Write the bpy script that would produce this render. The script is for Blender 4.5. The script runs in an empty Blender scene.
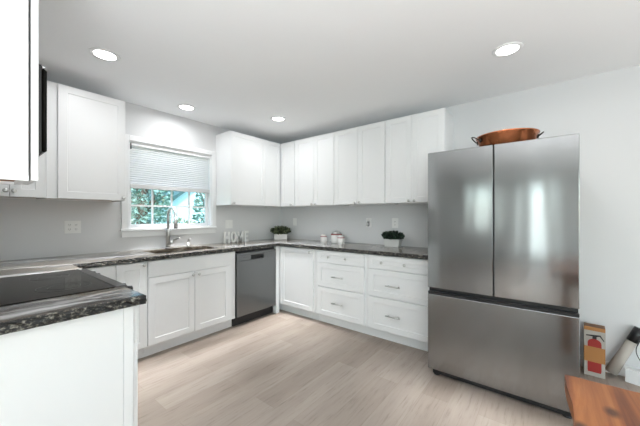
import bpy, bmesh, math, random
from mathutils import Vector, Matrix, Euler
random.seed(7)
PI = math.pi
S = bpy.context.scene
C = S.collection

# ------------------------------------------------------------------ camera
cd = bpy.data.cameras.new('camera'); cam = bpy.data.objects.new('camera', cd); C.objects.link(cam)
cam.location = (3.401, -3.2985, 1.2734)
cam.rotation_euler = (PI / 2, 0, 0.6656)
cd.sensor_width = 36; cd.lens = 36 * 286.8185 / 640
cd.shift_y = 3.25 / 640          # horizon sits a little below the middle of the frame
cd.clip_start = 0.02; cd.clip_end = 200
S.camera = cam

# ------------------------------------------------------------------ world and exposure
S.view_settings.view_transform = 'Standard'; S.view_settings.look = 'None'
S.view_settings.gamma = 1; S.view_settings.use_curve_mapping = False
S.view_settings.exposure = 0.15
S.cycles.caustics_reflective = False; S.cycles.caustics_refractive = False
S.cycles.max_bounces = 14; S.cycles.diffuse_bounces = 8; S.cycles.sample_clamp_indirect = 6
w = bpy.data.worlds.new('world'); S.world = w; w.use_nodes = True
nt = w.node_tree; bg = nt.nodes['Background']
sky = nt.nodes.new('ShaderNodeTexSky'); sky.sky_type = 'NISHITA'; sky.sun_disc = False
sky.sun_elevation = math.radians(55); sky.sun_rotation = math.radians(120); sky.dust_density = 2.0
nt.links.new(sky.outputs[0], bg.inputs[0]); bg.inputs[1].default_value = 0.6

def area(name, loc, rot, sx, sy, watts, col=(1, 1, 1)):
    l = bpy.data.lights.new(name, 'AREA'); l.shape = 'RECTANGLE'; l.size = sx; l.size_y = sy
    l.energy = watts; l.color = col
    o = bpy.data.objects.new(name, l); C.objects.link(o); o.location = loc; o.rotation_euler = rot
    return o
sd = bpy.data.lights.new('sun', 'SUN'); sd.energy = 5; sd.angle = 0.02; sd.color = (1, 0.97, 0.92)
so_ = bpy.data.objects.new('sun', sd); C.objects.link(so_); so_.location = (18, -8, 12)
so_.rotation_euler = Vector((1.0, -0.28, 1.15)).to_track_quat('Z', 'Y').to_euler()
# fill panels outside unseen glazing; patio and garden doors are invented for their light
area('patio_fill', (8.22, -3.6, 1.12), (0, PI / 2, 0), 2.05, 2.9, 48, (0.97, 0.985, 1))
area('garden_door_fill', (6.25, -8.22, 1.12), (-PI / 2, 0, PI), 2.5, 2.05, 165, (0.97, 0.985, 1))
area('daylight_sidelight', (3.235, -8.22, 1.15), (-PI / 2, 0, PI), 0.34, 1.9, 12, (0.97, 0.985, 1))
area('daylight_rear_window', (1.95, -8.22, 1.5), (-PI / 2, 0, PI), 0.5, 1.2, 5, (0.97, 0.985, 1))
CEILING_FILLS = [(3.6, -3.9, 54), (4.6, -2.6, 22)]
# upward fill lamps near the camera, added to brighten the ceiling; none is seen
for fx, fy, fw_ in CEILING_FILLS:
    area('ceiling_fill', (fx, fy, 0.4), (PI, 0, 0), 0.9, 0.9, fw_, (0.95, 0.98, 1)).data.spread = math.radians(150)
DOWNLIGHT_W, DOWNLIGHT_BEAM_W, REAR_FILL_W = 4.3, 5.5, 10.0

# ------------------------------------------------------------------ materials
def mat(name, col, rough=0.5, metal=0.0, spec=0.5, **kw):
    m = bpy.data.materials.new(name); m.use_nodes = True
    b = m.node_tree.nodes['Principled BSDF']
    b.inputs['Base Color'].default_value = (*col, 1); b.inputs['Roughness'].default_value = rough
    b.inputs['Metallic'].default_value = metal; b.inputs['Specular IOR Level'].default_value = spec
    for k, v in kw.items(): b.inputs[k.replace('_', ' ')].default_value = v
    return m
def N(m, t, **kw):
    n = m.node_tree.nodes.new(t)
    for k, v in kw.items():
        if hasattr(n, k): setattr(n, k, v)
        else: n.inputs[k.replace('_', ' ')].default_value = v
    return n
def L(m, a, b): m.node_tree.links.new(a, b)
def bsdf(m): return m.node_tree.nodes['Principled BSDF']
def coords(m, scale=(1, 1, 1), rot=(0, 0, 0)):
    tc = N(m, 'ShaderNodeTexCoord'); mp = N(m, 'ShaderNodeMapping')
    mp.inputs['Scale'].default_value = scale; mp.inputs['Rotation'].default_value = rot
    L(m, tc.outputs['Object'], mp.inputs[0]); return mp.outputs[0]
def ramp(m, fac, stops):
    r = N(m, 'ShaderNodeValToRGB'); e = r.color_ramp.elements
    while len(e) < len(stops): e.new(0.5)
    for q, (p, c) in zip(e, stops): q.position = p; q.color = (*c, 1)
    L(m, fac, r.inputs[0]); return r.outputs[0]
def mixc(m, fac, a, b, mode='MIX'):
    x = N(m, 'ShaderNodeMix', data_type='RGBA', blend_type=mode)
    if hasattr(fac, 'is_linked'): L(m, fac, x.inputs[0])
    else: x.inputs[0].default_value = fac
    for v, i in ((a, 6), (b, 7)):
        if hasattr(v, 'is_linked'): L(m, v, x.inputs[i])
        else: x.inputs[i].default_value = (*v, 1)
    return x.outputs[2]
def bump(m, h, strength, dist=0.002):
    b = N(m, 'ShaderNodeBump'); b.inputs['Strength'].default_value = strength; b.inputs['Distance'].default_value = dist
    L(m, h, b.inputs['Height']); L(m, b.outputs[0], bsdf(m).inputs['Normal'])

def paint(name, col, rough):
    m = mat(name, col, rough)
    n = N(m, 'ShaderNodeTexNoise', Scale=140.0, Detail=2.0); L(m, coords(m), n.inputs['Vector'])
    bump(m, n.outputs[0], 0.06, 0.001)
    return m
WALL = paint('grey wall paint', (0.675, 0.68, 0.688), 0.75)
CEIL = paint('white ceiling paint', (0.915, 0.925, 0.935), 0.85)
WHITE = mat('white cabinet lacquer', (0.80, 0.807, 0.812), 0.38)
TRIM = mat('white trim paint', (0.84, 0.845, 0.85), 0.4)
TOE = mat('grey white toe board', (0.78, 0.785, 0.79), 0.5)
PLY = mat('bare plywood', (0.30, 0.13, 0.045), 0.6)
NICKEL = mat('brushed nickel', (0.62, 0.62, 0.61), 0.34, 1.0)
CHROME = mat('chrome', (0.75, 0.76, 0.77), 0.12, 1.0)
BLACK = mat('black plastic', (0.012, 0.012, 0.013), 0.35)
BGLASS = mat('black ceramic glass', (0.009, 0.008, 0.007), 0.07, 0, 0.06)
GREYMARK = mat('printed grey', (0.11, 0.11, 0.11), 0.4)
PLATE = mat('white plastic', (0.82, 0.82, 0.81), 0.3)
SLOT = mat('dark slot', (0.05, 0.05, 0.05), 0.6)

def steel(name, col, rough):
    m = mat(name, col, rough, 1.0)
    n = N(m, 'ShaderNodeTexNoise', Scale=1.0, Detail=3.0); L(m, coords(m, (3, 3, 500)), n.inputs['Vector'])
    n2 = N(m, 'ShaderNodeTexNoise', Scale=1.0, Detail=1.0); L(m, coords(m, (7, 7, 0.9)), n2.inputs['Vector'])
    a = N(m, 'ShaderNodeMath', operation='MULTIPLY_ADD'); a.inputs[1].default_value = 0.012
    L(m, n.outputs[0], a.inputs[0]); L(m, n2.outputs[0], a.inputs[2])
    bump(m, a.outputs[0], 0.35, 0.006)
    return m
STEEL = steel('brushed dark stainless', (0.305, 0.31, 0.312), 0.14)
DWSTEEL = steel('brushed grey stainless', (0.20, 0.205, 0.208), 0.3)
SINKSTEEL = mat('satin sink steel', (0.33, 0.33, 0.335), 0.3, 1.0)

def granite(name, dark=0.0):
    m = mat(name, (0.4, 0.4, 0.4), 0.12)
    warp = N(m, 'ShaderNodeTexNoise', Scale=2.2, Detail=3.0); L(m, coords(m), warp.inputs['Vector'])
    tc = coords(m, (1, 1, 1), (0, 0, 0.14))
    add = N(m, 'ShaderNodeVectorMath', operation='MULTIPLY_ADD'); add.inputs[1].default_value = (0.24, 0.24, 0.24)
    L(m, warp.outputs['Color'], add.inputs[0]); L(m, tc, add.inputs[2])
    mp = N(m, 'ShaderNodeMapping'); mp.inputs['Scale'].default_value = (17, 1.7, 17) if not dark else (75, 60, 95)
    L(m, tc if dark else add.outputs[0], mp.inputs[0])
    n = N(m, 'ShaderNodeTexNoise', Scale=1.0, Detail=7.0, Roughness=0.62); L(m, mp.outputs[0], n.inputs['Vector'])
    mp2 = N(m, 'ShaderNodeMapping'); mp2.inputs['Scale'].default_value = (5, 0.8, 5); L(m, add.outputs[0], mp2.inputs[0])
    n2 = N(m, 'ShaderNodeTexNoise', Scale=1.0, Detail=2.0); L(m, mp2.outputs[0], n2.inputs['Vector'])
    if dark:
        c = ramp(m, n.outputs[0], [(0.42, (0.004, 0.004, 0.005)), (0.53, (0.022, 0.021, 0.02)), (0.57, (0.13, 0.12, 0.095)), (0.70, (0.30, 0.29, 0.265))])
        L(m, c, bsdf(m).inputs['Base Color']); bsdf(m).inputs['Roughness'].default_value = 0.35
        bump(m, n.outputs[0], 0.8, 0.008)
    else:
        g = ramp(m, n.outputs[0], [(0.30, (0.018, 0.018, 0.019)), (0.42, (0.09, 0.09, 0.092)), (0.49, (0.28, 0.28, 0.285)), (0.57, (0.50, 0.50, 0.505)), (0.68, (0.70, 0.70, 0.70))])
        b = ramp(m, n.outputs[0], [(0.30, (0.03, 0.024, 0.018)), (0.45, (0.11, 0.09, 0.068)), (0.56, (0.23, 0.195, 0.155)), (0.7, (0.44, 0.40, 0.34))])
        f = ramp(m, n2.outputs[0], [(0.40, (0, 0, 0)), (0.56, (1, 1, 1))])
        L(m, mixc(m, f, g, b), bsdf(m).inputs['Base Color'])
    return m
GRAN = granite('streaked grey brown quartzite')
EDGE = granite('rough chiselled stone edge', 1)

def floor_mat():
    m = mat('light greige plank', (0.5, 0.45, 0.4), 0.42)
    v = coords(m, (1, 1, 1), (0, 0, PI / 2))
    br = N(m, 'ShaderNodeTexBrick', offset=0.37, offset_frequency=2)
    for k, x in (('Scale', 1.0), ('Mortar Size', 0.0016), ('Mortar Smooth', 0.2), ('Bias', 0.0), ('Brick Width', 1.22), ('Row Height', 0.18)):
        br.inputs[k].default_value = x
    br.inputs['Color1'].default_value = (0.31, 0.257, 0.218, 1); br.inputs['Color2'].default_value = (0.385, 0.33, 0.289, 1)
    br.inputs['Mortar'].default_value = (0.30, 0.25, 0.21, 1)
    L(m, v, br.inputs['Vector'])
    n = N(m, 'ShaderNodeTexNoise', Scale=1.0, Detail=6.0, Roughness=0.65); L(m, coords(m, (55, 4.0, 1)), n.inputs['Vector'])
    n2 = N(m, 'ShaderNodeTexNoise', Scale=1.0, Detail=3.0); L(m, coords(m, (7, 0.9, 1)), n2.inputs['Vector'])
    c = mixc(m, 0.75, br.outputs['Color'], ramp(m, n.outputs[0], [(0.30, (0.62, 0.59, 0.56)), (0.45, (0.98, 0.975, 0.97)), (0.72, (1.1, 1.1, 1.1))]), 'MULTIPLY')
    c = mixc(m, 0.5, c, ramp(m, n2.outputs[0], [(0.35, (0.8, 0.77, 0.74)), (0.65, (1.12, 1.12, 1.11))]), 'MULTIPLY')
    L(m, c, bsdf(m).inputs['Base Color']); return m
FLOOR = floor_mat()

def wood(name, lo, mid, hi, along=1, scale=1.0):
    m = mat(name, mid, 0.42)
    sc = [16 * scale] * 3; sc[along] = 1.3 * scale
    n = N(m, 'ShaderNodeTexNoise', Scale=1.0, Detail=6.0, Roughness=0.6); n.inputs['Distortion'].default_value = 0.8
    L(m, coords(m, sc), n.inputs['Vector'])
    sb = [5 * scale] * 3; sb[along] = 1.6 * scale
    k = N(m, 'ShaderNodeTexNoise', Scale=1.0, Detail=2.0); L(m, coords(m, sb), k.inputs['Vector'])
    c = ramp(m, n.outputs[0], [(0.33, lo), (0.5, mid), (0.66, hi)])
    c = mixc(m, 0.8, c, ramp(m, k.outputs[0], [(0.32, (0.6, 0.5, 0.42)), (0.6, (1.1, 1.1, 1.1))]), 'MULTIPLY')
    kn = N(m, 'ShaderNodeTexVoronoi', Scale=1.0, voronoi_dimensions='2D'); kn.inputs['Randomness'].default_value = 1
    L(m, coords(m, (7.0, 4.5, 6.5)), kn.inputs['Vector'])
    kf = ramp(m, kn.outputs['Distance'], [(0.05, (0.12, 0.07, 0.045)), (0.15, (1, 1, 1))])
    c = mixc(m, 0.85, c, kf, 'MULTIPLY')
    L(m, c, bsdf(m).inputs['Base Color']); bump(m, n.outputs[0], 0.25, 0.002); return m
TABLE = wood('rustic orange wood', (0.12, 0.030, 0.008), (0.28, 0.088, 0.022), (0.42, 0.165, 0.05))
COPPER = mat('hammered copper', (0.52, 0.18, 0.075), 0.25, 1.0)
_v = N(COPPER, 'ShaderNodeTexVoronoi', Scale=70.0); L(COPPER, coords(COPPER), _v.inputs['Vector']); bump(COPPER, _v.outputs[0], 0.35, 0.003)
IRON = mat('dark iron', (0.06, 0.05, 0.045), 0.4, 0.8)
CERAMIC = mat('white ceramic', (0.80, 0.79, 0.77), 0.3)
REDBAND = mat('dull red glaze', (0.33, 0.06, 0.07), 0.4)
LIDGREY = mat('grey lid', (0.42, 0.43, 0.42), 0.45)
PLANTER = mat('whitewashed wood', (0.66, 0.65, 0.63), 0.6)
STONEPOT = mat('pale grey planter', (0.60, 0.60, 0.58), 0.55)
LETTER = mat('white painted letter', (0.84, 0.84, 0.83), 0.5)
KRAFT = mat('orange tan carton', (0.42, 0.19, 0.06), 0.6)
CARDSIDE = mat('brown carton side', (0.20, 0.10, 0.05), 0.7)
CARDWHITE = mat('pale printed card', (0.44, 0.41, 0.37), 0.5)
PRINTRED = mat('printed red', (0.36, 0.03, 0.025), 0.5)
PRINTDARK = mat('printed dark', (0.03, 0.025, 0.025), 0.5)
BEIGE = mat('beige tube', (0.42, 0.38, 0.34), 0.65)
GLOW = mat('lit diffuser', (1, 1, 1), 0.5, Emission_Color=(1, 0.99, 0.97, 1), Emission_Strength=7.0)

def leafm(name, a, b, rough=0.5):
    m = mat(name, a, rough)
    n = N(m, 'ShaderNodeTexNoise', Scale=22.0, Detail=1.0); L(m, coords(m), n.inputs['Vector'])
    L(m, ramp(m, n.outputs[0], [(0.38, a), (0.62, b)]), bsdf(m).inputs['Base Color']); return m
BOXWOOD = leafm('dark boxwood leaf', (0.006, 0.016, 0.009), (0.035, 0.065, 0.04))
SUCC = leafm('mixed sage leaf', (0.018, 0.03, 0.012), (0.17, 0.20, 0.11))
TREE_A = leafm('blue green tree leaf', (0.05, 0.15, 0.13), (0.26, 0.42, 0.37))
TREE_B = leafm('olive tree leaf', (0.09, 0.13, 0.07), (0.28, 0.34, 0.24))
BARK = mat('bark', (0.12, 0.09, 0.07), 0.9)
GRASS = mat('lawn', (0.12, 0.24, 0.10), 0.9)
SIDING = mat('pale blue siding', (0.55, 0.80, 0.88), 0.7)
ROOF = mat('dark blue grey roof', (0.05, 0.12, 0.13), 0.8)
SHADE = mat('white pleated fabric', (0.74, 0.745, 0.75), 0.8)
_nt = SHADE.node_tree; _t = _nt.nodes.new('ShaderNodeBsdfTranslucent'); _t.inputs[0].default_value = (0.92, 0.93, 0.95, 1)
_mx = _nt.nodes.new('ShaderNodeMixShader'); _mx.inputs[0].default_value = 0.16
_nt.links.new(bsdf(SHADE).outputs[0], _mx.inputs[1]); _nt.links.new(_t.outputs[0], _mx.inputs[2])
_nt.links.new(_mx.outputs[0], _nt.nodes['Material Output'].inputs[0])
SHADERAIL = mat('grey shade rail', (0.62, 0.62, 0.62), 0.5)
def glass():
    m = bpy.data.materials.new('clear window glass'); m.use_nodes = True; t = m.node_tree; t.nodes.clear()
    o = t.nodes.new('ShaderNodeOutputMaterial'); a = t.nodes.new('ShaderNodeBsdfTransparent'); a.inputs[0].default_value = (0.93, 0.99, 0.985, 1)
    g = t.nodes.new('ShaderNodeBsdfGlossy'); g.inputs['Roughness'].default_value = 0.02
    x = t.nodes.new('ShaderNodeMixShader'); x.inputs[0].default_value = 0.05
    t.links.new(a.outputs[0], x.inputs[1]); t.links.new(g.outputs[0], x.inputs[2]); t.links.new(x.outputs[0], o.inputs[0]); return m
GLASS = glass()

# ------------------------------------------------------------------ mesh helpers
def new(): return bmesh.new()
def box(bm, x0, y0, z0, x1, y1, z1, bev=0.0, seg=1):
    if x0 > x1: x0, x1 = x1, x0
    if y0 > y1: y0, y1 = y1, y0
    if z0 > z1: z0, z1 = z1, z0
    t = bmesh.new(); bmesh.ops.create_cube(t, size=1)
    for v in t.verts: v.co = ((x0 + x1) / 2 + v.co.x * (x1 - x0), (y0 + y1) / 2 + v.co.y * (y1 - y0), (z0 + z1) / 2 + v.co.z * (z1 - z0))
    if bev: bmesh.ops.bevel(t, geom=t.edges[:], offset=bev, segments=seg, affect='EDGES', profile=0.5)
    merge(bm, t); return bm
def merge(bm, t, M=None):
    if M is not None: bmesh.ops.transform(t, matrix=M, verts=t.verts)
    me = bpy.data.meshes.new('tmp'); t.to_mesh(me); t.free(); bm.from_mesh(me); bpy.data.meshes.remove(me)
def lathe(bm, prof, seg=24, M=None, sx=1, sy=1):
    t = bmesh.new(); rings = []
    for r, z in prof:
        if r < 1e-6: rings.append([t.verts.new((0, 0, z))])
        else: rings.append([t.verts.new((sx * r * math.cos(2 * PI * i / seg), sy * r * math.sin(2 * PI * i / seg), z)) for i in range(seg)])
    for a, b in zip(rings, rings[1:]):
        for i in range(seg):
            j = (i + 1) % seg
            if len(a) == 1 and len(b) == 1: continue
            if len(a) == 1: f = t.faces.new((a[0], b[j], b[i]))
            elif len(b) == 1: f = t.faces.new((a[i], a[j], b[0]))
            else: f = t.faces.new((a[i], a[j], b[j], b[i]))
            f.smooth = True
    bmesh.ops.recalc_face_normals(t, faces=t.faces)
    merge(bm, t, M); return bm
def rotto(d):
    return Vector((0, 0, 1)).rotation_difference(Vector(d).normalized()).to_matrix().to_4x4()
def cyl(bm, a, b, r, r2=None, seg=16):
    a = Vector(a); b = Vector(b); h = (b - a).length; r2 = r if r2 is None else r2
    return lathe(bm, [(0, 0), (r, 0), (r2, h), (0, h)], seg, Matrix.Translation(a) @ rotto(b - a))
def tube(bm, pts, r, seg=10):
    pts = [Vector(p) for p in pts]; t = bmesh.new(); rings = []
    up = Vector((0.13, 0.31, 0.94))
    for i, p in enumerate(pts):
        d = (pts[min(i + 1, len(pts) - 1)] - pts[max(i - 1, 0)]).normalized()
        u = d.cross(up).normalized(); v = d.cross(u)
        rr = r[i] if isinstance(r, (list, tuple)) else r
        rings.append([t.verts.new(p + rr * (math.cos(2 * PI * k / seg) * u + math.sin(2 * PI * k / seg) * v)) for k in range(seg)])
    for a, b in zip(rings, rings[1:]):
        for k in range(seg):
            f = t.faces.new((a[k], a[(k + 1) % seg], b[(k + 1) % seg], b[k])); f.smooth = True
    t.faces.new(rings[0][::-1]); t.faces.new(rings[-1])
    bmesh.ops.recalc_face_normals(t, faces=t.faces); merge(bm, t); return bm
def prism(bm, poly, z0, z1, M=None):
    t = bmesh.new(); a = [t.verts.new((x, y, z0)) for x, y in poly]; b = [t.verts.new((x, y, z1)) for x, y in poly]; n = len(poly)
    t.faces.new(a[::-1]); t.faces.new(b)
    for i in range(n): t.faces.new((a[i], a[(i + 1) % n], b[(i + 1) % n], b[i]))
    bmesh.ops.recalc_face_normals(t, faces=t.faces); merge(bm, t, M); return bm
def obj(name, bm, m, parent=None, loc=None, rotz=0, label=None):
    me = bpy.data.meshes.new(name); bm.to_mesh(me); bm.free()
    for mm in (m if isinstance(m, (list, tuple)) else [m]): me.materials.append(mm)
    o = bpy.data.objects.new(name, me); C.objects.link(o); o.parent = parent
    if loc is not None: o.location = loc; o.rotation_euler = (0, 0, rotz)
    if label: o['label'] = label
    return o
def tag(o, label, cat, group=None):
    o['label'] = label; o['category'] = cat
    if group: o['group'] = group
    return o
def thing(name, label, cat, loc=(0, 0, 0), rotz=0, group=None):
    o = bpy.data.objects.new(name, None); C.objects.link(o); o.empty_display_size = 0.1
    o.location = loc; o.rotation_euler = (0, 0, rotz); return tag(o, label, cat, group)
def struct(name, bm, m, parent=None):
    o = obj(name, bm, m, parent)
    if parent is None: o['kind'] = 'structure'
    return o
def shaker(bm, x0, x1, z0, z1, yf, t=0.02, rail=0.057, rec=0.005):
    """door or drawer front facing -y, front face at y=yf, recessed centre panel"""
    T = bmesh.new(); e = 0.0018
    def ring(a, y): return [T.verts.new((x0 + a, y, z0 + a)), T.verts.new((x1 - a, y, z0 + a)), T.verts.new((x1 - a, y, z1 - a)), T.verts.new((x0 + a, y, z1 - a))]
    rs = [ring(0, yf + t), ring(0, yf + e), ring(e, yf), ring(rail, yf), ring(rail + 0.003, yf + rec)]
    for a, b in zip(rs, rs[1:]):
        for i in range(4): T.faces.new((a[i], a[(i + 1) % 4], b[(i + 1) % 4], b[i]))
    T.faces.new(rs[-1]); T.faces.new(rs[0][::-1])
    bmesh.ops.recalc_face_normals(T, faces=T.faces); merge(bm, T); return bm
def knob_mesh():
    bm = new(); cyl(bm, (0, 0, 0), (0, -0.016, 0), 0.006, seg=10)
    lathe(bm, [(0, 0), (0.010, 0), (0.015, 0.004), (0.015, 0.009), (0.011, 0.012), (0, 0.013)], 16, Matrix.Translation((0, -0.014, 0)) @ rotto((0, -1, 0)))
    return bm
def pull_mesh(w=0.15):
    bm = new()
    tube(bm, [(-w / 2, -0.03, 0), (w / 2, -0.03, 0)], 0.0058)
    for s in (-1, 1): cyl(bm, (s * (w / 2 - 0.022), 0, 0), (s * (w / 2 - 0.022), -0.03, 0), 0.0052, seg=10)
    return bm
KNOB = bpy.data.meshes.new('knob'); _b = knob_mesh(); _b.to_mesh(KNOB); _b.free(); KNOB.materials.append(NICKEL)
PULL = bpy.data.meshes.new('handle'); _b = pull_mesh(); _b.to_mesh(PULL); _b.free(); PULL.materials.append(NICKEL)
def hardware(kind, parent, x, y, z):
    o = bpy.data.objects.new(kind, KNOB if kind == 'knob' else PULL); C.objects.link(o); o.parent = parent; o.location = (x, y, z); return o

def cabinet(name, label, loc, rotz, w, d, z0, z1, doors=(), drawers=(), panels=(), toe=True, under=None, group=None, cat='cabinet', gap=0.0005, hollow=False):
    """local frame: wall at y=0, front faces -y, x runs left to right seen from the room. d = front of the box"""
    t = thing(name, label, cat, loc, rotz, group)
    g = 0.0005; bm = new()
    if hollow:                               # open top for the sink bowl
        box(bm, g, -d, z0, w - g, -g, 0.66)
        box(bm, g, -d, 0.66, 0.018, -g, z1); box(bm, w - 0.018, -d, 0.66, w - g, -g, z1)
        box(bm, 0.018, -d, 0.66, w - 0.018, -d + 0.018, z1); box(bm, 0.018, -0.018, 0.66, w - 0.018, -g, z1)
    elif toe:
        box(bm, g, -d, z0, w - g, -g, z1, 0.001)
    else:                                    # wall unit: rim below a recessed bottom
        box(bm, g, -d, z0 + 0.018, w - g, -g, z1, 0.001)
        box(bm, g, -d, z0, w - g, -d + 0.018, z0 + 0.018); box(bm, g, -0.018, z0, w - g, -g, z0 + 0.018)
        box(bm, g, -d + 0.018, z0, 0.018, -0.018, z0 + 0.018); box(bm, w - 0.018, -d + 0.018, z0, w - g, -0.018, z0 + 0.018)
    obj('cabinet_body', bm, WHITE, t)
    if toe: obj('toe_kick', box(new(), g, -0.548, 0.0, w - g, -0.532, z0 - 0.0005), TOE, t)
    elif under: obj('bottom_panel', box(new(), 0.019, -d + 0.019, z0 + 0.011, w - 0.019, -0.019, z0 + 0.0175), under, t)
    yf = -d - 0.02 - gap
    for (a, b, c, e, kb) in doors:
        o = obj('door', shaker(new(), a, b, c, e, yf), WHITE, t)
        if kb: hardware('knob', o, kb[0], yf, kb[1])
    for (a, b, c, e, hw) in drawers:
        o = obj('drawer', shaker(new(), a, b, c, e, yf, rail=0.045 if e - c < 0.2 else 0.057), WHITE, t)
        for (k, x, z) in hw: hardware(k, o, x, yf, z)
    for (a, b, c, e) in panels: obj('front_panel', box(new(), a, yf, c, b, yf + 0.02, e, 0.0018), WHITE, t)
    return t

# ------------------------------------------------------------------ the room
H = 2.455
bm = new(); box(bm, -0.12, -8.1, -0.12, 8.12, 0.12, 0); struct('floor', bm, FLOOR)
bm = new(); box(bm, -0.12, -8.1, H, 8.12, 0.12, H + 0.12); struct('ceiling', bm, CEIL)
WY0, WY1, WZ0, WZ1 = -2.185, -1.245, 1.148, 2.062         # window opening
bm = new()
box(bm, -0.12, -8.1, 0, 0, WY0, H); box(bm, -0.12, WY1, 0, 0, 0, H)
box(bm, -0.12, WY0, 0, 0, WY1, WZ0); box(bm, -0.12, WY0, WZ1, 0, WY1, H)
struct('wall_left', bm, WALL)
struct('wall_back', box(new(), -0.12, 0, 0, 8.12, 0.12, H), WALL)
bm = new(); box(bm, 8.0, -8.1, 0, 8.12, -5.1, H); box(bm, 8.0, -2.1, 0, 8.12, 0, H); box(bm, 8.0, -5.1, 2.2, 8.12, -2.1, H)
struct('wall_right', bm, WALL)
bm = new()
box(bm, 0, -8.12, 0, 1.65, -8.0, H); box(bm, 2.25, -8.12, 0, 3.05, -8.0, H); box(bm, 3.42, -8.12, 0, 4.9, -8.0, H); box(bm, 7.6, -8.12, 0, 8.0, -8.0, H); box(bm, 4.9, -8.12, 2.2, 7.6, -8.0, H)
box(bm, 1.65, -8.12, 0, 2.25, -8.0, 0.85); box(bm, 1.65, -8.12, 2.15, 2.25, -8.0, H); box(bm, 3.05, -8.12, 2.15, 3.42, -8.0, H); box(bm, 3.05, -8.12, 0, 3.42, -8.0, 0.12)
struct('wall_front', bm, WALL)
CY = -3.46
struct('wall_near', box(new(), 0, CY - 0.12, 0, 2.0, CY, H), WALL)
bm = new(); box(bm, 3.575, -0.014, 0, 7.998, -0.0005, 0.092, 0.003); struct('baseboard_back', bm, TRIM)
# unseen glazing behind the camera: doors added for light, slim windows for fridge streaks
def plain_window(name, bmf, panes):
    f = struct(name, bmf, TRIM)
    for p in panes: obj('window_pane', p, GLASS, f)
bm = new()
for y in (-5.1, -3.63, -2.16): box(bm, 8.02, y, 0.0, 8.09, y + 0.06, 2.2)
box(bm, 8.02, -5.04, 2.13, 8.09, -2.16, 2.2); box(bm, 8.02, -5.04, 0, 8.09, -2.16, 0.06)
plain_window('added_door_1', bm, [box(new(), 8.05, -5.04, 0.06, 8.058, -3.63, 2.13), box(new(), 8.05, -3.57, 0.06, 8.058, -2.16, 2.13)])
bm = new()
for x in (4.9, 6.22, 7.54): box(bm, x, -8.09, 0.0, x + 0.06, -8.02, 2.2)
box(bm, 4.96, -8.09, 2.13, 7.54, -8.02, 2.2); box(bm, 4.96, -8.09, 0, 7.54, -8.02, 0.06)
plain_window('added_door_2', bm, [box(new(), 4.96, -8.058, 0.06, 6.22, -8.05, 2.13), box(new(), 6.28, -8.058, 0.06, 7.54, -8.05, 2.13)])
bm = new(); box(bm, 3.05, -8.1, 0.12, 3.08, -8.02, 2.15); box(bm, 3.39, -8.1, 0.12, 3.42, -8.02, 2.15); box(bm, 3.08, -8.1, 2.11, 3.39, -8.02, 2.15); box(bm, 3.08, -8.1, 0.12, 3.39, -8.02, 0.17)
plain_window('window_2', bm, [box(new(), 3.08, -8.06, 0.17, 3.39, -8.052, 2.11)])
bm = new(); box(bm, 1.65, -8.1, 0.85, 1.7, -8.02, 2.15); box(bm, 2.2, -8.1, 0.85, 2.25, -8.02, 2.15); box(bm, 1.7, -8.1, 2.1, 2.2, -8.02, 2.15); box(bm, 1.7, -8.1, 0.85, 2.2, -8.02, 0.9); box(bm, 1.7, -8.1, 1.48, 2.2, -8.02, 1.52)
plain_window('window_3', bm, [box(new(), 1.7, -8.06, 0.9, 2.2, -8.052, 1.48), box(new(), 1.7, -8.06, 1.52, 2.2, -8.052, 2.1)])
# the kitchen window
bm = new()
box(bm, -0.119, WY0, WZ0, -0.0, WY0 + 0.012, WZ1); box(bm, -0.119, WY1 - 0.012, WZ0, 0, WY1, WZ1); box(bm, -0.119, WY0 + 0.012, WZ1 - 0.012, 0, WY1 - 0.012, WZ1); box(bm, -0.119, WY0 + 0.012, WZ0, 0, WY1 - 0.012, WZ0 + 0.01)
win = struct('window_1', bm, TRIM)
def sash(z0, z1, xf):
    y0, y1 = WY0 + 0.013, WY1 - 0.013; b = new(); e = 0.034
    box(b, xf - 0.03, y0, z0, xf, y0 + e, z1, 0.002); box(b, xf - 0.03, y1 - e, z0, xf, y1, z1, 0.002)
    box(b, xf - 0.03, y0 + e, z0, xf, y1 - e, z0 + 0.028, 0.002); box(b, xf - 0.03, y0 + e, z1 - 0.03, xf, y1 - e, z1, 0.002)
    s = obj('sash', b, TRIM, win)
    b = new(); wy = (y1 - y0 - 2 * e)
    for k in (1, 2, 3): yy = y0 + e + wy * k / 4; box(b, xf - 0.022, yy - 0.009, z0 + 0.028, xf - 0.004, yy + 0.009, z1 - 0.03)
    zz = (z0 + z1) / 2
    for k in range(4):
        box(b, xf - 0.022, y0 + e + wy * k / 4 + (0.009 if k else 0), zz - 0.009, xf - 0.004, y0 + e + wy * (k + 1) / 4 - (0.009 if k < 3 else 0), zz + 0.009)
    obj('muntins', b, TRIM, s)
    obj('window_pane', box(new(), xf - 0.016, y0 + e, z0 + 0.028, xf - 0.010, y1 - e, z1 - 0.03), GLASS, s)
sash(WZ0 + 0.011, 1.618, -0.062); sash(1.592, WZ1 - 0.013, -0.094)
bm = new(); cw = 0.066
box(bm, 0.0005, WY0 - cw, 1.145, 0.02, WY0, WZ1 + 0.055, 0.003); box(bm, 0.0005, WY1, 1.145, 0.02, WY1 + 0.056, WZ1 + 0.055, 0.003)
box(bm, 0.0005, WY0, WZ1, 0.02, WY1, WZ1 + 0.055, 0.003)
struct('trim_1', bm, TRIM)
bm = new(); box(bm, 0.0005, WY0 - 0.08, 1.118, 0.04, WY1 + 0.055, 1.1445, 0.004); box(bm, 0.0005, WY0 - 0.066, 1.055, 0.018, WY1 + 0.05, 1.1175, 0.003)
struct('trim_2', bm, TRIM)
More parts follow.
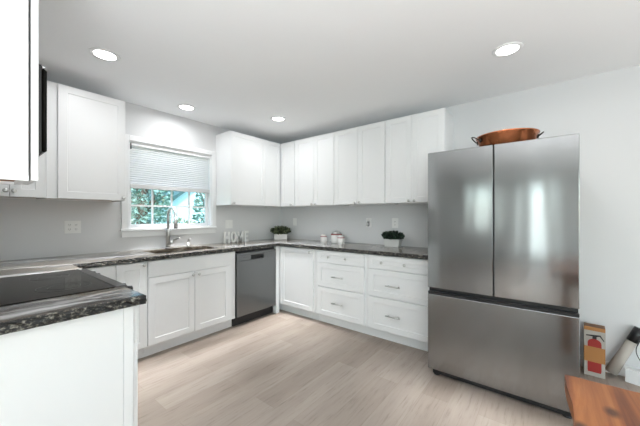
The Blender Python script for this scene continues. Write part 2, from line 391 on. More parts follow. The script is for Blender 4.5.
# pleated shade
sh = thing('window_shade', 'white pleated shade half lowered in the window over the sink', 'window shade', (-0.028, (WY0 + WY1) / 2, WZ1))
hw = (WY1 - WY0) / 2 - 0.016
obj('head_rail', box(new(), -0.022, -hw, -0.045, 0.024, hw, -0.014, 0.003), TRIM, sh)
bm = new(); n = 34; zt, zb = -0.045, -0.445; prev = None
for i in range(n + 1):
    z = zt + (zb - zt) * i / n; x = 0.003 if i % 2 else -0.002
    cur = (bm.verts.new((x, -hw + 0.004, z)), bm.verts.new((x, hw - 0.004, z)))
    if prev: bm.faces.new((prev[0], prev[1], cur[1], cur[0]))
    prev = cur
obj('pleated_fabric', bm, SHADE, sh)
obj('bottom_rail', box(new(), -0.014, -hw, -0.492, 0.018, hw, -0.446, 0.004), SHADERAIL, sh)
obj('bracket', box(new(), 0.025, -hw, -0.085, 0.031, -hw + 0.012, -0.02, 0.001), SLOT, sh, label='small dark end bracket of the shade')

# downlights
def downlight(x, y, label, watts, beam=0):
    t = thing('recessed_downlight', label, 'ceiling light', (x, y, H), 0, 'recessed ceiling lights')
    bm = new(); lathe(bm, [(0.068, -0.004), (0.074, -0.009), (0.092, -0.006), (0.094, -0.0004), (0.068, -0.0004)], 40); obj('trim_ring', bm, TRIM, t)
    bm = new(); lathe(bm, [(0, -0.0045), (0.068, -0.0045), (0.068, -0.001), (0, -0.001)], 40); obj('diffuser', bm, GLOW, t)
    for nm, e, spr, dz in (('downlight_lamp', watts, 170, -0.012), ('downlight_beam', beam, 48, -0.014)):
        if not e: continue
        l = bpy.data.lights.new(nm, 'AREA'); l.shape = 'DISK'; l.size = 0.13; l.energy = e; l.spread = math.radians(spr); l.color = (0.98, 0.99, 1.0)
        o = bpy.data.objects.new(nm, l); C.objects.link(o); o.parent = t; o.location = (0, 0, dz)
downlight(0.87, -2.62, 'lit recessed downlight in front of the left wall cabinet by the range', DOWNLIGHT_W, DOWNLIGHT_BEAM_W)
downlight(0.345, -1.745, 'lit recessed downlight in the ceiling close above the window', DOWNLIGHT_W, DOWNLIGHT_BEAM_W)
downlight(0.86, -0.88, 'lit recessed downlight nearest the corner where the wall cabinets meet', DOWNLIGHT_W, DOWNLIGHT_BEAM_W)
downlight(3.19, -0.88, 'lit recessed downlight in the ceiling in front of the fridge', DOWNLIGHT_W, DOWNLIGHT_BEAM_W)
for x, y in ((5.2, -0.88), (5.2, -2.62), (3.19, -4.6), (5.2, -4.6), (7.0, -2.62), (7.0, -4.6), (3.19, -6.5), (5.2, -6.5)): downlight(x, y, 'unseen recessed downlight added to light the room behind the camera', 0, REAR_FILL_W)  # invented rear downlights, out of view, added as extra light

# ------------------------------------------------------------------ wall cabinets
UB, UT, UD = 1.415, 2.337, 0.325
A = PI / 2
def up(name, label, loc, rot, w, doors, under=None, z0=UB, group='white wall cabinets', gap=0.0005):
    return cabinet(name, label, loc, rot, w, UD, z0, UT, doors=doors, toe=False, under=under, group=group, gap=gap)
a, b = UB + 0.003, UT - 0.003
# left wall, left of window (local x = world y)
w1 = 0.535
up('wall_cabinet', 'white single-door wall cabinet immediately left of the window', (0, -2.856, 0), A, w1, [(0.066, w1 - 0.002, a, b, (w1 - 0.022, UB + 0.027))], PLY)
w2 = CY + 2.857
w2 = -w2 - 0.001
up('wall_cabinet', 'white two-door wall cabinet at far left, partly behind the black microwave', (0, CY + 0.001, 0), A, w2, [(0.003, 0.404, a, b, (0.384, UB + 0.045)), (0.407, w2 - 0.003, a, b, (0.427, UB + 0.045))], PLY)
# left wall, right of window up to the corner
w3 = 1.186 - 0.347
up('wall_cabinet', 'white two-door wall cabinet immediately right of the window, its side panel exposed', (0, -1.186, 0), A, w3, [(0.003, 0.543, a, b, (0.035, UB + 0.024)), (0.546, w3 - 0.002, a, b, None)])
# back wall
up('corner_wall_cabinet', 'narrow-fronted white wall cabinet in the corner of the back wall', (0.0, 0, 0), 0, 0.632, [(0.349, 0.624, a, b, (0.564, UB + 0.024))])
for x0, x1, xs, lab in ((0.633, 1.305, 0.979, 'white two-door wall cabinet above the three canisters'),
                        (1.306, 2.0, 1.652, 'white two-door wall cabinet above the plug-in night light'),
                        (2.001, 2.628, 2.305, 'white two-door wall cabinet nearest the fridge, its end panel exposed')):
    W = x1 - x0; s = xs - x0
    up('wall_cabinet', lab, (x0, 0, 0), 0, W, [(0.003, s - 0.0015, a, b, (s - 0.03, UB + 0.022)), (s + 0.0015, W - 0.003, a, b, (s + 0.03, UB + 0.022))])
# near wall (rotated half a turn: local x runs to world -x)
wc = up('wall_cabinet', 'white wall cabinet in the foreground at upper left, seen from its end panel', (1.95, CY, 0), PI, 0.234, [(0.003, 0.231, UB - 0.012, b, (0.205, UB + 0.03))], PLY, z0=1.40, gap=0.006)
obj('end_panel', box(new(), -0.006, -0.322, 1.42, 0.0, -0.29, UT - 0.002, 0.001), WHITE, wc)
up('wall_cabinet', 'short white wall cabinet above the black microwave', (1.715, CY, 0), PI, 0.76, [(0.003, 0.3785, 1.925, b, None), (0.3815, 0.757, 1.925, b, None)], None, z0=1.921)
mw = thing('microwave', 'black over-range microwave hanging beside the foreground wall cabinet', 'microwave', (1.714, CY, 1.497), PI)
bm = new(); prism(bm, [(-0.002, 0.0), (-0.345, 0.0), (-0.39, 0.05), (-0.39, 0.422), (-0.002, 0.422)], 0.0, 0.757, Matrix(((0, 0, 1, 0), (1, 0, 0, 0), (0, 1, 0, 0), (0, 0, 0, 1))))
obj('microwave_body', bm, BLACK, mw)
d = obj('door', box(new(), 0.002, -0.408, 0.052, 0.56, -0.3905, 0.408, 0.006), BGLASS, mw)
obj('handle', tube(new(), [(0.53, -0.408, 0.07), (0.53, -0.43, 0.08), (0.53, -0.43, 0.34), (0.53, -0.408, 0.35)], 0.009), BLACK, d)
obj('control_panel', box(new(), 0.563, -0.408, 0.052, 0.755, -0.3905, 0.408, 0.006), BGLASS, mw)
obj('vent_grille', box(new(), 0.004, -0.404, 0.41, 0.753, -0.3905, 0.421, 0.003), CHROME, mw)

# ------------------------------------------------------------------ base cabinets
ZC = 0.918; ZB = 0.878; BD = 0.614; Z0 = 0.108; DZ0 = 0.118; DZ1 = 0.870
def base(label, loc, rot, w, doors=(), drawers=(), panels=(), name='base_cabinet', d=BD, hollow=False):
    return cabinet(name, label, loc, rot, w, d, Z0, ZB - 0.0005, doors, drawers, panels, True, None, 'white base cabinets', hollow=hollow)
# left wall
base('narrow white base cabinet in the corner between range and sink cabinet', (0, -2.756, 0), A, 0.510, [(0.277, 0.507, DZ0, DZ1, (0.481, 0.846))], (), [(0.003, 0.272, DZ0, DZ1)])
w_ = 2.2455 - 1.3195
base('white two-door sink base cabinet below the window', (0, -2.2455, 0), A, w_, [(0.006, 0.4345, DZ0, 0.722, (0.414, 0.69)), (0.4375, 0.846, DZ0, 0.722, (0.474, 0.69))], (), [(0.006, 0.846, 0.728, DZ1)], name='sink_cabinet', hollow=True)
# corner base on back wall
base('white single-door base cabinet in the corner beside the dishwasher', (0.0, 0, 0), 0, 1.2345, [(0.655, 1.203, DZ0, DZ1, (1.156, 0.835))], (), [(0.637, 0.652, DZ0, DZ1)], name='corner_base_cabinet')
def drawers3(W, l, r, lab, x0, k1, k2, h1, h2):
    hm = (h1 + h2) / 2 - x0
    base(lab, (x0, 0, 0), 0, W, (), [(l, r, 0.737, DZ1, [('knob', k1 - x0, 0.803), ('knob', k2 - x0, 0.803)]), (l, r, 0.455, 0.729, [('handle', hm, 0.582)]), (l, r, DZ0, 0.447, [('handle', hm, 0.285)])], name='drawer_cabinet')
drawers3(0.684, 0.034, 0.666, 'white three-drawer base cabinet below the three canisters', 1.2355, 1.442, 1.674, 1.484, 1.655)
drawers3(0.732, 0.033, 0.705, 'white three-drawer base cabinet next to the fridge', 1.9205, 2.105, 2.345, 2.153, 2.305)
# dishwasher
dw = thing('dishwasher', 'grey stainless dishwasher under the worktop left of the corner', 'dishwasher', (0, -1.3185, 0), A)
W = 0.615
obj('tub', box(new(), 0.002, -0.60, 0.11, W - 0.002, -0.05, 0.874), BLACK, dw)
obj('toe_kick', box(new(), 0.002, -0.565, 0.0, W - 0.002, -0.54, 0.1095), BLACK, dw)
bm = new(); T0 = -0.64
box(bm, 0.008, T0, 0.116, W - 0.008, -0.601, 0.755, 0.003); box(bm, 0.008, T0, 0.81, W - 0.008, -0.601, 0.85, 0.003)
box(bm, 0.008, T0, 0.7549, 0.205, -0.601, 0.8101); box(bm, 0.40, T0, 0.7549, W - 0.008, -0.601, 0.8101)
d = obj('door', bm, DWSTEEL, dw)
bm = new(); box(bm, 0.2055, -0.609, 0.7555, 0.3995, -0.602, 0.8095); box(bm, 0.21, -0.638, 0.79, 0.395, -0.610, 0.809, 0.003)
obj('pocket_handle', bm, BLACK, d)
bm = new(); box(bm, 0.09, T0 - 0.0008, 0.79, 0.18, T0, 0.797); obj('status_strip', bm, GREYMARK, d)
obj('filler_strip', box(new(), W + 0.001, -0.634, 0.0, W + 0.06, -0.57, 0.876, 0.001), WHITE, dw)
# near wall: corner unit, range, end unit
FY = -2.785
dn = CY - FY; dn = -dn - 0.0205
cabinet('base_cabinet', 'white base cabinet in the corner on the far side of the range', (0.953, CY, 0), PI, 0.951, dn, Z0, ZB - 0.0005, [(0.003, 0.30, DZ0, DZ1, (0.03, 0.84))], (), (), True, None, 'white base cabinets')
eb = cabinet('base_cabinet', 'white base cabinet in the foreground, its broad end panel facing the room', (1.95, CY, 0), PI, 0.232, dn - 0.003, Z0, ZB - 0.0005, [(0.003, 0.229, DZ0, DZ1, (0.205, 0.84))], (), (), True, None, 'white base cabinets', gap=0.0035)
bm = new(); box(bm, -0.004, -dn + 0.04, 0.0, 0.0, -0.001, ZB - 0.001); box(bm, -0.006, -dn, 0.0, 0.0, -dn + 0.037, ZB - 0.001, 0.0008)
obj('end_panel', bm, WHITE, eb)
obj('door_bumper', box(new(), -0.0005, -dn - 0.016, 0.70, 0.0035, -dn - 0.006, 0.715, 0.001), PLATE, eb)

# range
R0, R1 = 0.955, 1.715; W = R1 - R0 - 0.004
rg = thing('range', 'stainless and black electric range with glass cooktop between worktops', 'stove', (R1 - 0.002, CY, 0), PI)
fr = 0.70
obj('range_body', box(new(), 0, -fr + 0.03, 0.02, W, -0.02, 0.90), DWSTEEL, rg)
bm = new(); box(bm, 0, -fr + 0.045, 0.9005, W, -0.02, 0.922, 0.003); obj('cooktop_glass', bm, BGLASS, rg)
ct = obj('cooktop_trim', box(new(), 0, -fr - 0.012, 0.895, W, -fr + 0.0445, 0.922, 0.006), mat('dark trim steel', (0.12, 0.12, 0.12), 0.3, 1.0), rg)
for x, y, r in ((0.2, -0.5, 0.105), (0.56, -0.5, 0.085), (0.2, -0.2, 0.085), (0.56, -0.2, 0.105)):
    bm = new(); lathe(bm, [(r - 0.002, 0.9222), (r, 0.9222), (r, 0.9226), (r - 0.002, 0.9226), (r - 0.002, 0.9222)], 48, Matrix.Translation((x, y, 0)))
    lathe(bm, [(r * .6 - 0.0015, 0.9222), (r * .6, 0.9222), (r * .6, 0.9226), (r * .6 - 0.0015, 0.9226), (r * .6 - 0.0015, 0.9222)], 48, Matrix.Translation((x, y, 0)))
    obj('burner_ring', bm, GREYMARK, rg)
cp = obj('control_panel', box(new(), 0, -fr - 0.01, 0.80, W, -fr + 0.029, 0.894, 0.004), DWSTEEL, rg)
for x in (0.05, 0.145, 0.60, 0.70):
    obj('control_knob', lathe(new(), [(0, 0), (0.021, 0), (0.017, 0.034), (0, 0.036)], 20, Matrix.Translation((x, -fr - 0.0125, 0.886)) @ rotto((0, -1, 0))), BLACK, rg)
od = obj('oven_door', box(new(), 0.004, -fr - 0.01, 0.22, W - 0.004, -fr + 0.029, 0.795, 0.005), DWSTEEL, rg)
obj('oven_window', box(new(), 0.13, -fr - 0.0115, 0.36, W - 0.13, -fr - 0.0102, 0.66), BGLASS, od)
bm = new(); tube(bm, [(0.03, -fr - 0.055, 0.775), (W - 0.03, -fr - 0.055, 0.775)], 0.012)
obj('oven_handle', bm, CHROME, od)
for x in (0.045, W - 0.045): obj('handle_mount', box(new(), x - 0.014, -fr - 0.066, 0.762, x + 0.014, -fr - 0.0105, 0.79, 0.004), BLACK, od)
obj('storage_drawer', box(new(), 0.004, -fr - 0.01, 0.06, W - 0.004, -fr + 0.029, 0.214, 0.005), DWSTEEL, rg)
for x in (0.05, W - 0.05):
    for y in (-0.62, -0.08): obj('foot', cyl(new(), (x, y, 0), (x, y, 0.02), 0.02), BLACK, rg)

# ------------------------------------------------------------------ worktops
def slab(bm, *q): box(bm, *q)
SX0, SX1, SY0, SY1 = 0.15, 0.53, -2.12, -1.46      # sink opening
wt = thing('worktop', 'streaked grey-brown stone worktop running round the corner past the sink', 'countertop', (0, 0, ZC))
bm = new(); e = 0.652; x2 = 2.652
zt, zb = 0.0, ZB - ZC
def q(x0, y0, x1, y1): box(bm, x0, y0, zb, x1, y1, zt)
k = 0.001
q(k, -0.64, e - 0.006, -k); q(e - 0.006, -0.64, x2, -k)
q(k, SY1, e - 0.006, -0.64); q(k, SY0, SX0, SY1); q(SX1, SY0, e - 0.006, SY1); q(k, -2.765, e - 0.006, SY0)
q(k, CY + k, 0.951, -2.765)
bmesh.ops.remove_doubles(bm, verts=bm.verts, dist=0.0001)
obj('slab', bm, GRAN, wt)
def rough_edge(p0, p1, out, name, parent, jit=0.005):
    """chiselled front edge between two points; out = outward direction"""
    p0 = Vector(p0); p1 = Vector(p1); out = Vector(out); n = max(6, int((p1 - p0).length / 0.02)); b = new(); rows = []
    for i in range(n + 1):
        p = p0.lerp(p1, i / n); r = []
        for k, z in enumerate((zt + 0.0004, zt - 0.004, zt - 0.014, zt - 0.026, zb + 0.003, zb)):
            o = 0.0 if k == 0 else (0.006 + random.uniform(-1, 1) * jit * (0.4 if k in (1, 5) else 1))
            r.append(b.verts.new(p + out * o + Vector((0, 0, z))))
        rb = [b.verts.new(p - out * 0.001 + Vector((0, 0, z))) for z in (zb, zt + 0.0004)]
        rows.append(r + rb)
    m = len(rows[0])
    for u, v in zip(rows, rows[1:]):
        for k in range(m): b.faces.new((u[k], u[(k + 1) % m], v[(k + 1) % m], v[k]))
    b.faces.new(rows[0]); b.faces.new(rows[-1][::-1])
    bmesh.ops.recalc_face_normals(b, faces=b.faces)
    obj(name, b, EDGE, parent, label='dark rough chiselled stone edge')
rough_edge((e - 0.005, -0.641, 0), (x2, -0.641, 0), (0, -1, 0), 'chiselled_edge', wt)
rough_edge((e - 0.005, -2.764, 0), (e - 0.005, -0.6465, 0), (1, 0, 0), 'chiselled_edge', wt)
ws = thing('worktop', 'short streaked stone worktop strip in the foreground beside the range', 'countertop', (1.7165, CY, ZC))
bm = new(); box(bm, 0, 0.001, zb, 0.255, 0.692, zt); obj('slab', bm, GRAN, ws)
rough_edge((0.2555, 0.001, 0), (0.2555, 0.692, 0), (1, 0, 0), 'chiselled_edge', ws)
rough_edge((0.0, 0.6925, 0), (0.2615, 0.6925, 0), (0, 1, 0), 'chiselled_edge', ws, 0.003)

# sink, tap, soap pump
sk = thing('sink', 'undermount steel sink set in the worktop below the window', 'sink', (0, 0, 0))
bm = new(); z0, z1 = 0.70, ZB - 0.0005; t = 0.004
box(bm, SX0 - .01, SY0 - .01, z0, SX1 + .01, SY1 + .01, z0 + t)
box(bm, SX0 - .01, SY0 - .01, z0 + t, SX0 - .002, SY1 + .01, z1); box(bm, SX1 + .002, SY0 - .01, z0 + t, SX1 + .01, SY1 + .01, z1)
box(bm, SX0 - .002, SY0 - .01, z0 + t, SX1 + .002, SY0 - .002, z1); box(bm, SX0 - .002, SY1 + .002, z0 + t, SX1 + .002, SY1 + .01, z1)
obj('basin', bm, SINKSTEEL, sk)
obj('drain', lathe(new(), [(0, z0 + t), (0.045, z0 + t), (0.045, z0 + t + 0.004), (0, z0 + t + 0.003)], 24, Matrix.Translation((0.33, -1.79, 0))), CHROME, sk)
fa = thing('faucet', 'tall stainless pull-down faucet behind the sink', 'faucet', (0.085, -1.825, ZC))
obj('base_plate', lathe(new(), [(0, 0), (0.03, 0), (0.03, 0.006), (0.024, 0.010), (0, 0.010)], 24), NICKEL, fa)
obj('tap_body', lathe(new(), [(0, 0.01), (0.0225, 0.01), (0.0225, 0.20), (0.018, 0.215), (0, 0.215)], 24), NICKEL, fa)
pts = [(0, 0, 0.21), (0, 0, 0.36)] + [(0.088 - 0.088 * math.cos(t * PI / 12), 0, 0.36 + 0.088 * math.sin(t * PI / 12)) for t in range(1, 12)] + [(0.176, 0, 0.36), (0.176, 0, 0.345)]
obj('spout', tube(new(), pts, 0.0145, 14), NICKEL, fa)
sp = obj('spray_head', lathe(new(), [(0, 0), (0.019, 0), (0.0175, 0.06), (0.014, 0.115), (0, 0.115)], 20, Matrix.Translation((0.176, 0, 0.235))), NICKEL, fa)
obj('nozzle_ring', lathe(new(), [(0, -0.01), (0.018, -0.01), (0.0185, -0.0003), (0, -0.0003)], 20, Matrix.Translation((0.176, 0, 0.235))), BLACK, sp)
obj('lever', tube(new(), [(0, 0.018, 0.06), (0, 0.045, 0.062), (0.012, 0.06, 0.085), (0.05, 0.075, 0.105), (0.095, 0.085, 0.112)], [0.018, 0.018, 0.015, 0.012, 0.011], 12), NICKEL, fa)
so = thing('soap_pump', 'small steel soap pump right of the faucet', 'soap dispenser', (0.10, -1.60, ZC))
obj('pump_base', lathe(new(), [(0, 0), (0.02, 0), (0.02, 0.008), (0.013, 0.014), (0.013, 0.055), (0, 0.055)], 20), NICKEL, so)
obj('pump_nozzle', tube(new(), [(0, 0, 0.056), (0, 0, 0.082), (0.015, 0, 0.09), (0.07, 0, 0.086)], [0.011, 0.011, 0.008, 0.006], 12), NICKEL, so)

# ------------------------------------------------------------------ fridge
FX0, FX1, FYF = 2.6565, 3.5665, -0.944
fg = thing('refrigerator', 'large dark stainless french-door fridge with freezer drawer at right', 'refrigerator', (FX0, 0, 0))
W = FX1 - FX0
obj('fridge_body', box(new(), 0.003, FYF + 0.105, 0.045, W - 0.003, -0.03, 1.765, 0.004), mat('dark grey casing', (0.09, 0.092, 0.095), 0.4, 0.3), fg)
SPL = 3.113 - FX0
def fdoor(x0, x1, z0, z1, name):
    b = new(); box(b, x0, FYF, z0, x1, FYF + 0.10, z1, 0.004, 2); return obj(name, b, STEEL, fg)
fdoor(0, SPL - 0.004, 0.705, 1.781, 'left_door'); fdoor(SPL + 0.004, W, 0.705, 1.781, 'right_door')
obj('freezer_drawer', box(new(), 0, FYF, 0.055, W, FYF + 0.10, 0.652, 0.004, 2), STEEL, fg)
bm = new(); box(bm, 0.004, FYF + 0.03, 0.6525, W - 0.004, FYF + 0.104, 0.7045); box(bm, 0.0, FYF + 0.004, 0.6525, W, FYF + 0.029, 0.674, 0.003)
obj('handle_recess', bm, BLACK, fg, label='black recessed grip between doors and freezer drawer')
obj('door_gap', box(new(), SPL - 0.0035, FYF + 0.02, 0.706, SPL + 0.0035, FYF + 0.10, 1.779), BLACK, fg)
obj('toe_grille', box(new(), 0.03, FYF + 0.035, 0.012, W - 0.03, FYF + 0.10, 0.0545), BLACK, fg)
for x in (0.055, W - 0.055):
    for y in (FYF + 0.06, -0.12): obj('foot', cyl(new(), (x, y, 0), (x, y, 0.045 if y > -0.5 else 0.0119), 0.028), BLACK, fg)
# copper pot
cpot = thing('copper_pan', 'round copper pan with two wire handles on top of the fridge', 'pan', (3.165, -0.672, 1.7655), math.radians(20))
obj('bowl', lathe(new(), [(0, 0), (0.155, 0), (0.168, 0.010), (0.196, 0.112), (0.207, 0.119), (0.209, 0.126), (0.201, 0.127), (0.190, 0.114), (0.162, 0.016), (0, 0.010)], 56), COPPER, cpot)
for s in (-1, 1):
    p = [(s * (0.195 + 0.042 * math.sin(t * PI / 10)), 0.048 * math.cos(t * PI / 10), 0.098 + 0.036 * math.sin(t * PI / 10)) for t in range(11)]
    h = obj('handle', tube(new(), p, 0.0045, 10), IRON, cpot)
    for y in (-0.048, 0.048): obj('rivet_plate', lathe(new(), [(0, 0), (0.017, 0), (0.013, 0.007), (0, 0.008)], 14, Matrix.Translation((s * 0.187, y, 0.095)) @ rotto((s, y * 2, -0.2))), IRON, h)

# ------------------------------------------------------------------ worktop objects
def letter(ch, y, label):
    polys = {'H': [(-1, 0, -0.42, 2), (0.42, 0, 1, 2), (-0.42, 0.75, 0.42, 1.25)],
             'E': [(-0.8, 0, -0.3, 2), (-0.3, 0, 0.8, 0.4), (-0.3, 0.82, 0.6, 1.18), (-0.3, 1.6, 0.8, 2)]}
    bm = new(); k = 0.042; hz = 0.074
    M = Matrix(((0, 0, 1, 0), (1, 0, 0, 0), (0, 1, 0, 0), (0, 0, 0, 1)))
    if ch in polys:
        for (a0, b0, a1, b1) in polys[ch]: box(bm, -0.011, a0 * k, b0 * hz, 0.011, a1 * k, b1 * hz)
    elif ch == 'O':
        t = bmesh.new(); n = 28; vs = []
        for i in range(n):
            c, s = math.cos(2 * PI * i / n), math.sin(2 * PI * i / n)
            vs.append([t.verts.new((x, r * k * c, hz + rz * hz * s)) for x, r, rz in ((-0.011, 1, 1), (0.011, 1, 1), (0.011, 0.5, 0.62), (-0.011, 0.5, 0.62))])
        for i in range(n):
            u, v = vs[i], vs[(i + 1) % n]
            for j in range(4): t.faces.new((u[j], u[(j + 1) % 4], v[(j + 1) % 4], v[j]))
        bmesh.ops.recalc_face_normals(t, faces=t.faces); merge(bm, t)
    else:
        pl = [(-1.15, 0), (-0.7, 0), (-0.7, 1.15), (0, 0.25), (0.7, 1.15), (0.7, 0), (1.15, 0), (1.15, 2), (0.75, 2), (0, 1.0), (-0.75, 2), (-1.15, 2)]
        t = bmesh.new(); A_ = [t.verts.new((-0.011, u * k, v * hz)) for u, v in pl]; B_ = [t.verts.new((0.011, u * k, v * hz)) for u, v in pl]
        f1 = t.faces.new(A_); f2 = t.faces.new(B_[::-1])
        for i in range(len(pl)): j = (i + 1) % len(pl); t.faces.new((A_[i], A_[j], B_[j], B_[i]))
        bmesh.ops.triangulate(t, faces=[f1, f2]); bmesh.ops.recalc_face_normals(t, faces=t.faces); merge(bm, t)
    o = obj('decorative_letter', bm, LETTER, None, (0.075, y, ZC)); tag(o, label, 'letter', 'letters spelling home')
letter('H', -1.065, 'white standing letter H on the worktop, first letter of the word')
letter('O', -0.962, 'white standing letter O on the worktop right of the faucet')
letter('M', -0.857, 'white standing letter M on the worktop between the O and E')
letter('E', -0.752, 'white standing letter E on the worktop, last letter of the word')

def leaf_cloud(bm, n, sx, sy, sz, cz, size):
    for i in range(n):
        while True:
            p = Vector((random.uniform(-1, 1), random.uniform(-1, 1), random.uniform(-1, 1)))
            if 0.25 < p.length < 1: break
        c = Vector((p.x * sx, p.y * sy, cz + p.z * sz))
        d = (p + Vector((random.uniform(-.7, .7), random.uniform(-.7, .7), random.uniform(-.3, .8)))).normalized()
        u = d.cross(Vector((random.random(), random.random(), random.random() - .5))).normalized(); v = d.cross(u)
        s = size * random.uniform(0.7, 1.3)
        q_ = [c - d * s, c + u * s * .55 + v * s * .12, c + d * s, c - u * s * .55 + v * s * .12]
        bm.faces.new([bm.verts.new(x) for x in q_])
    return bm
pl = thing('potted_plant', 'sage green plant in a white box planter in the worktop corner', 'plant', (0.215, -0.215, ZC), PI / 4)
bm = new(); box(bm, -0.095, -0.055, 0, 0.095, 0.055, 0.085, 0.003); obj('planter', bm, PLANTER, pl)
obj('foliage', leaf_cloud(new(), 620, 0.155, 0.10, 0.062, 0.138, 0.021), SUCC, pl)
pl = thing('potted_plant', 'dark boxwood plant in a pale planter on the worktop near the fridge', 'plant', (2.0, -0.135, ZC), 0)
bm = new(); t_ = bmesh.new(); bmesh.ops.create_cube(t_, size=1)
for v in t_.verts:
    f = 1.0 if v.co.z > 0 else 0.86
    v.co = (v.co.x * 0.20 * f, v.co.y * 0.10 * f, (v.co.z + 0.5) * 0.088)
bmesh.ops.bevel(t_, geom=t_.edges[:], offset=0.004, segments=2, affect='EDGES'); merge(bm, t_)
obj('planter', bm, STONEPOT, pl)
obj('foliage', leaf_cloud(new(), 900, 0.135, 0.075, 0.055, 0.128, 0.016), BOXWOOD, pl)

def canister(x, y, r, h, label):
    t = thing('canister', label, 'canister', (x, y, ZC), 0, 'canisters on the worktop')
    obj('jar_body', lathe(new(), [(0, 0), (r * .94, 0), (r, 0.006), (r, h * .70), (r * .96, h * .72), (0, h * .72)], 28), CERAMIC, t)
    obj('rim_band', lathe(new(), [(r * .9, h * .721), (r * 1.05, h * .725), (r * 1.06, h * .79), (r * .9, h * .8), (r * .9, h * .721)], 28), REDBAND, t)
    l = obj('lid', lathe(new(), [(0, h * .801), (r * .95, h * .801), (r * .9, h * .88), (r * .72, h * .93), (r * .7, h * 1.0), (r * .6, h * 1.02), (0, h * 1.02)], 28), LIDGREY if r > 0.06 else CERAMIC, t)
    obj('lid_knob', lathe(new(), [(0, h * 1.021), (r * .25, h * 1.021), (r * .3, h * 1.06), (0, h * 1.09)], 16), LIDGREY, l)
canister(1.005, -0.165, 0.044, 0.104, 'small white canister with red rim, left of the large one')
canister(1.19, -0.125, 0.072, 0.148, 'large white canister with red rim and grey lid')
canister(1.325, -0.215, 0.044, 0.104, 'small white canister with red rim, right of the large one')

# outlets and switches (local: front faces -y)
def plate(name, label, cat, loc, rot, w, h, kind):
    t = thing(name, label, cat, loc, rot)
    obj('cover_plate', box(new(), -w / 2, -0.006, -h / 2, w / 2, -0.0005, h / 2, 0.002), PLATE, t)
    gangs = 2 if w > 0.1 else 1
    for g in range(gangs):
        cx = (g - (gangs - 1) / 2) * 0.046
        if kind == 'switch':
            obj('rocker', box(new(), cx - 0.016, -0.009, -0.033, cx + 0.016, -0.0062, 0.033, 0.0015), PLATE, t)
        else:
            for dz in (-0.02, 0.02):
                s_ = obj('socket', box(new(), cx - 0.016, -0.0075, dz - 0.014, cx + 0.016, -0.0062, dz + 0.014, 0.001), PLATE, t)
                b = new()
                for dx in (-0.006, 0.006): box(b, cx + dx - 0.0012, -0.0082, dz - 0.004, cx + dx + 0.0012, -0.0076, dz + 0.006)
                box(b, cx - 0.002, -0.0082, dz - 0.010, cx + 0.002, -0.0076, dz - 0.007)
                obj('slots', b, SLOT, s_)
plate('wall_outlet', 'white double wall outlet below the left wall cabinet', 'outlet', (0, -2.632, 1.175), A, 0.118, 0.115, 'outlet')
plate('light_switch', 'white double switch plate between the window and the corner', 'switch', (0, -0.985, 1.165), A, 0.115, 0.115, 'switch')
plate('wall_outlet', 'white outlet on the back wall just right of the corner', 'outlet', (0.31, 0, 1.185), 0, 0.075, 0.115, 'switch')
plate('wall_outlet', 'white outlet above the boxwood planter near the fridge', 'outlet', (1.97, 0, 1.19), 0, 0.078, 0.118, 'outlet')
nl = thing('night_light', 'small silver plug-in night light on a white plate on the back wall', 'night light', (1.613, 0, 1.19))
obj('cover_plate', box(new(), -0.037, -0.006, -0.058, 0.037, -0.0005, 0.058, 0.002), PLATE, nl)
obj('light_body', box(new(), -0.018, -0.032, -0.045, 0.018, -0.0063, 0.02, 0.005), CHROME, nl)
obj('light_shade', box(new(), -0.006, -0.026, 0.0205, 0.01, -0.012, 0.055, 0.003), PLATE, nl)

# ------------------------------------------------------------------ right-hand corner: carton, tube, board, table
ex = thing('carton', 'orange carton with a red fire extinguisher pictured on it, beside the fridge', 'box', (3.712, -0.115, 0), math.radians(-4))
bw, bd, bh = 0.124, 0.095, 0.392
bm = new(); box(bm, -bw / 2, -bd / 2, 0, bw / 2, bd / 2, bh, 0.002); obj('carton_body', bm, CARDSIDE, ex)
F = -bd / 2
obj('front_print', box(new(), -bw / 2 + .001, F - 0.0012, 0.002, bw / 2 - .001, F - 0.0002, bh - 0.03), CARDWHITE, ex)
obj('top_band', box(new(), -bw / 2, F - 0.0014, bh - 0.0295, bw / 2, F - 0.0002, bh - 0.001), KRAFT, ex)
obj('middle_band', box(new(), -bw / 2 + .001, F - 0.0032, 0.115, bw / 2 - .001, F - 0.0022, 0.235), KRAFT, ex)
MX = Matrix(((1, 0, 0, 0.0), (0, 0, -1, 0), (0, 1, 0, 0), (0, 0, 0, 1)))
def flat(poly, y, m, name):
    b = new(); prism(b, poly, -y, -y + 0.0008, MX); obj(name, b, m, ex)
cylp = [(-0.038, 0.035), (0.036, 0.035), (0.04, 0.05), (0.04, 0.265)] + [(0.04 * math.cos(t * PI / 10), 0.265 + 0.035 * math.sin(t * PI / 10)) for t in range(1, 10)] + [(-0.04, 0.265), (-0.04, 0.05)]
flat(cylp, F - 0.0022, PRINTRED, 'printed_cylinder')
flat([(-0.012, 0.298), (0.012, 0.298), (0.012, 0.318), (0.03, 0.325), (0.053, 0.29), (0.056, 0.296), (0.034, 0.336), (-0.05, 0.325), (-0.05, 0.316), (-0.012, 0.318)], F - 0.0022, PRINTDARK, 'printed_handle')

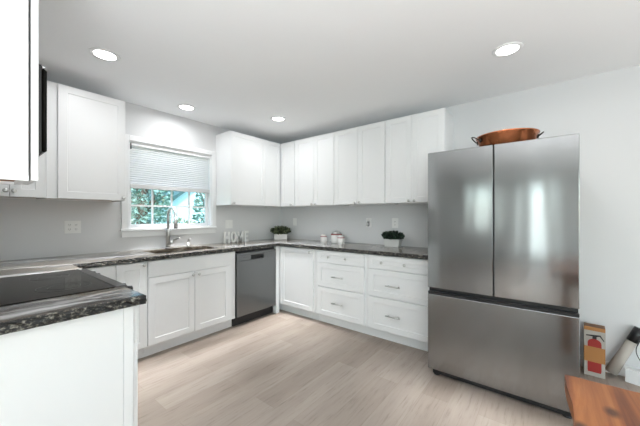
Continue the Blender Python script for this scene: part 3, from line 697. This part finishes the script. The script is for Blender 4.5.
# leaning tube with a cap and hanging cord
ltn = thing('paper_tube', 'beige tube with a black end cap leaning against the wall by the carton', 'tube', (3.812, -0.075, 0))
a0 = Vector((0.0, 0, 0.035)); a1 = Vector((0.118, 0.018, 0.305)); a2 = Vector((0.165, 0.026, 0.415))
obj('tube_shaft', cyl(new(), a0, a1, 0.038, 0.031, 24), BEIGE, ltn)
dirv = (a1 - a0).normalized()
obj('end_cap', cyl(new(), a1 + dirv * 0.0005, a1 + dirv * 0.115, 0.034, 0.034, 24), BLACK, ltn, label='black end cap')
pts = []
for t in range(15):
    s = t / 14; pts.append((0.158 - 0.03 * math.sin(s * 3.3) + 0.012 * s, -0.02, 0.335 - 0.19 * s))
cord = obj('cord', tube(new(), pts, 0.003, 8), BLACK, ltn)
obj('plug', box(new(), pts[-1][0] - 0.012, -0.032, 0.095, pts[-1][0] + 0.014, -0.008, 0.144, 0.004), BLACK, cord)
bm = new(); box(bm, 0, 0.0, 0, 0.42, 0.03, 0.10, 0.003)
tag(obj('white_board', bm, TRIM, None, (3.884, -0.108, 0), math.radians(-20)), 'low white board on the floor at the wall beyond the table', 'board')

tb = thing('table', 'rustic orange-brown wooden table in the bottom right foreground', 'table', (3.456, -2.052, 0))
TW, TL = 0.85, 1.25
bm = new(); nn = 34; tp = []
for i in range(nn + 1): tp.append((0.0 + random.uniform(-.003, .003) + 0.004 * math.sin(i * .5), -TL * (nn - i) / nn))
tp = [(TW, -TL)] + [(TW, 0.03)] + [(TW * (nn - i) / nn, 0.03 * (nn - i) / nn + random.uniform(-.0025, .0025)) for i in range(1, nn)] + tp[::-1]
prism(bm, tp, 0.705, 0.75)
bmesh.ops.recalc_face_normals(bm, faces=bm.faces)
obj('table_top', bm, TABLE, tb)
for x, y in ((0.10, -0.12), (TW - 0.10, -0.12), (0.10, -TL + 0.12), (TW - 0.10, -TL + 0.12)): obj('leg', box(new(), x - 0.04, y - 0.04, 0, x + 0.04, y + 0.04, 0.7045, 0.004), TABLE, tb)
bm = new()
for y in (-0.12, -TL + 0.12): box(bm, 0.141, y - 0.012, 0.62, TW - 0.141, y + 0.012, 0.7045)
for x in (0.10, TW - 0.10): box(bm, x - 0.012, -TL + 0.161, 0.62, x + 0.012, -0.161, 0.7045)
obj('apron', bm, TABLE, tb)

# ------------------------------------------------------------------ outdoors
struct('ground', box(new(), -40, -30, -0.6, -0.13, 40, -0.5), GRASS)
def tree(x, y, h, r, m, label, n):
    t = thing('tree', label, 'tree', (x, y, -0.5), random.uniform(0, 6))
    bm = new(); tube(bm, [(0, 0, 0), (0.05, 0, h * .4), (0, 0.06, h * .8)], [0.13, 0.1, 0.04], 10)
    for k in range(7):
        an = k * 0.9; tube(bm, [(0, 0, h * (.3 + .05 * k)), (math.cos(an) * r * .5, math.sin(an) * r * .5, h * (.42 + .06 * k)), (math.cos(an) * r * .9, math.sin(an) * r * .9, h * (.45 + .07 * k))], [0.05, 0.035, 0.012], 7)
    obj('trunk', bm, BARK, t)
    obj('foliage', leaf_cloud(new(), n, r, r, h * .42, h * .56, 0.085), m, t)
tree(-6.2, 0.15, 4.6, 0.95, TREE_A, 'blue-green leafy tree outside, at the left of the window', 1500)
tree(-9.2, 1.35, 3.6, 0.85, TREE_B, 'olive green tree outside, behind the blue-green tree', 900)
tree(-6.4, 2.45, 3.3, 0.5, TREE_A, 'slim blue-green tree outside, at the right of the window', 500)
tree(-4.9, 0.75, 1.75, 0.6, TREE_B, 'low olive shrub outside, below the middle window panes', 700)
hs = thing('house', 'pale blue neighbouring house with a dark roof, seen through the window', 'house', (-14.0, 5.2, -0.5), math.radians(20))
bm = new(); prism(bm, [(-3.2, 0), (3.2, 0), (3.2, 2.6), (0, 4.6), (-3.2, 2.6)], -2.5, 2.5, Matrix(((0, 0, 1, 0), (1, 0, 0, 0), (0, 1, 0, 0), (0, 0, 0, 1))))
obj('house_wall', bm, SIDING, hs)
for s in (-1, 1):
    bm = new(); prism(bm, [(0, 4.61), (s * 3.5, 2.42), (s * 3.5, 2.6), (0, 4.8)], -2.8, 2.8, Matrix(((0, 0, 1, 0), (1, 0, 0, 0), (0, 1, 0, 0), (0, 0, 0, 1)))); obj('roof', bm, ROOF, hs)
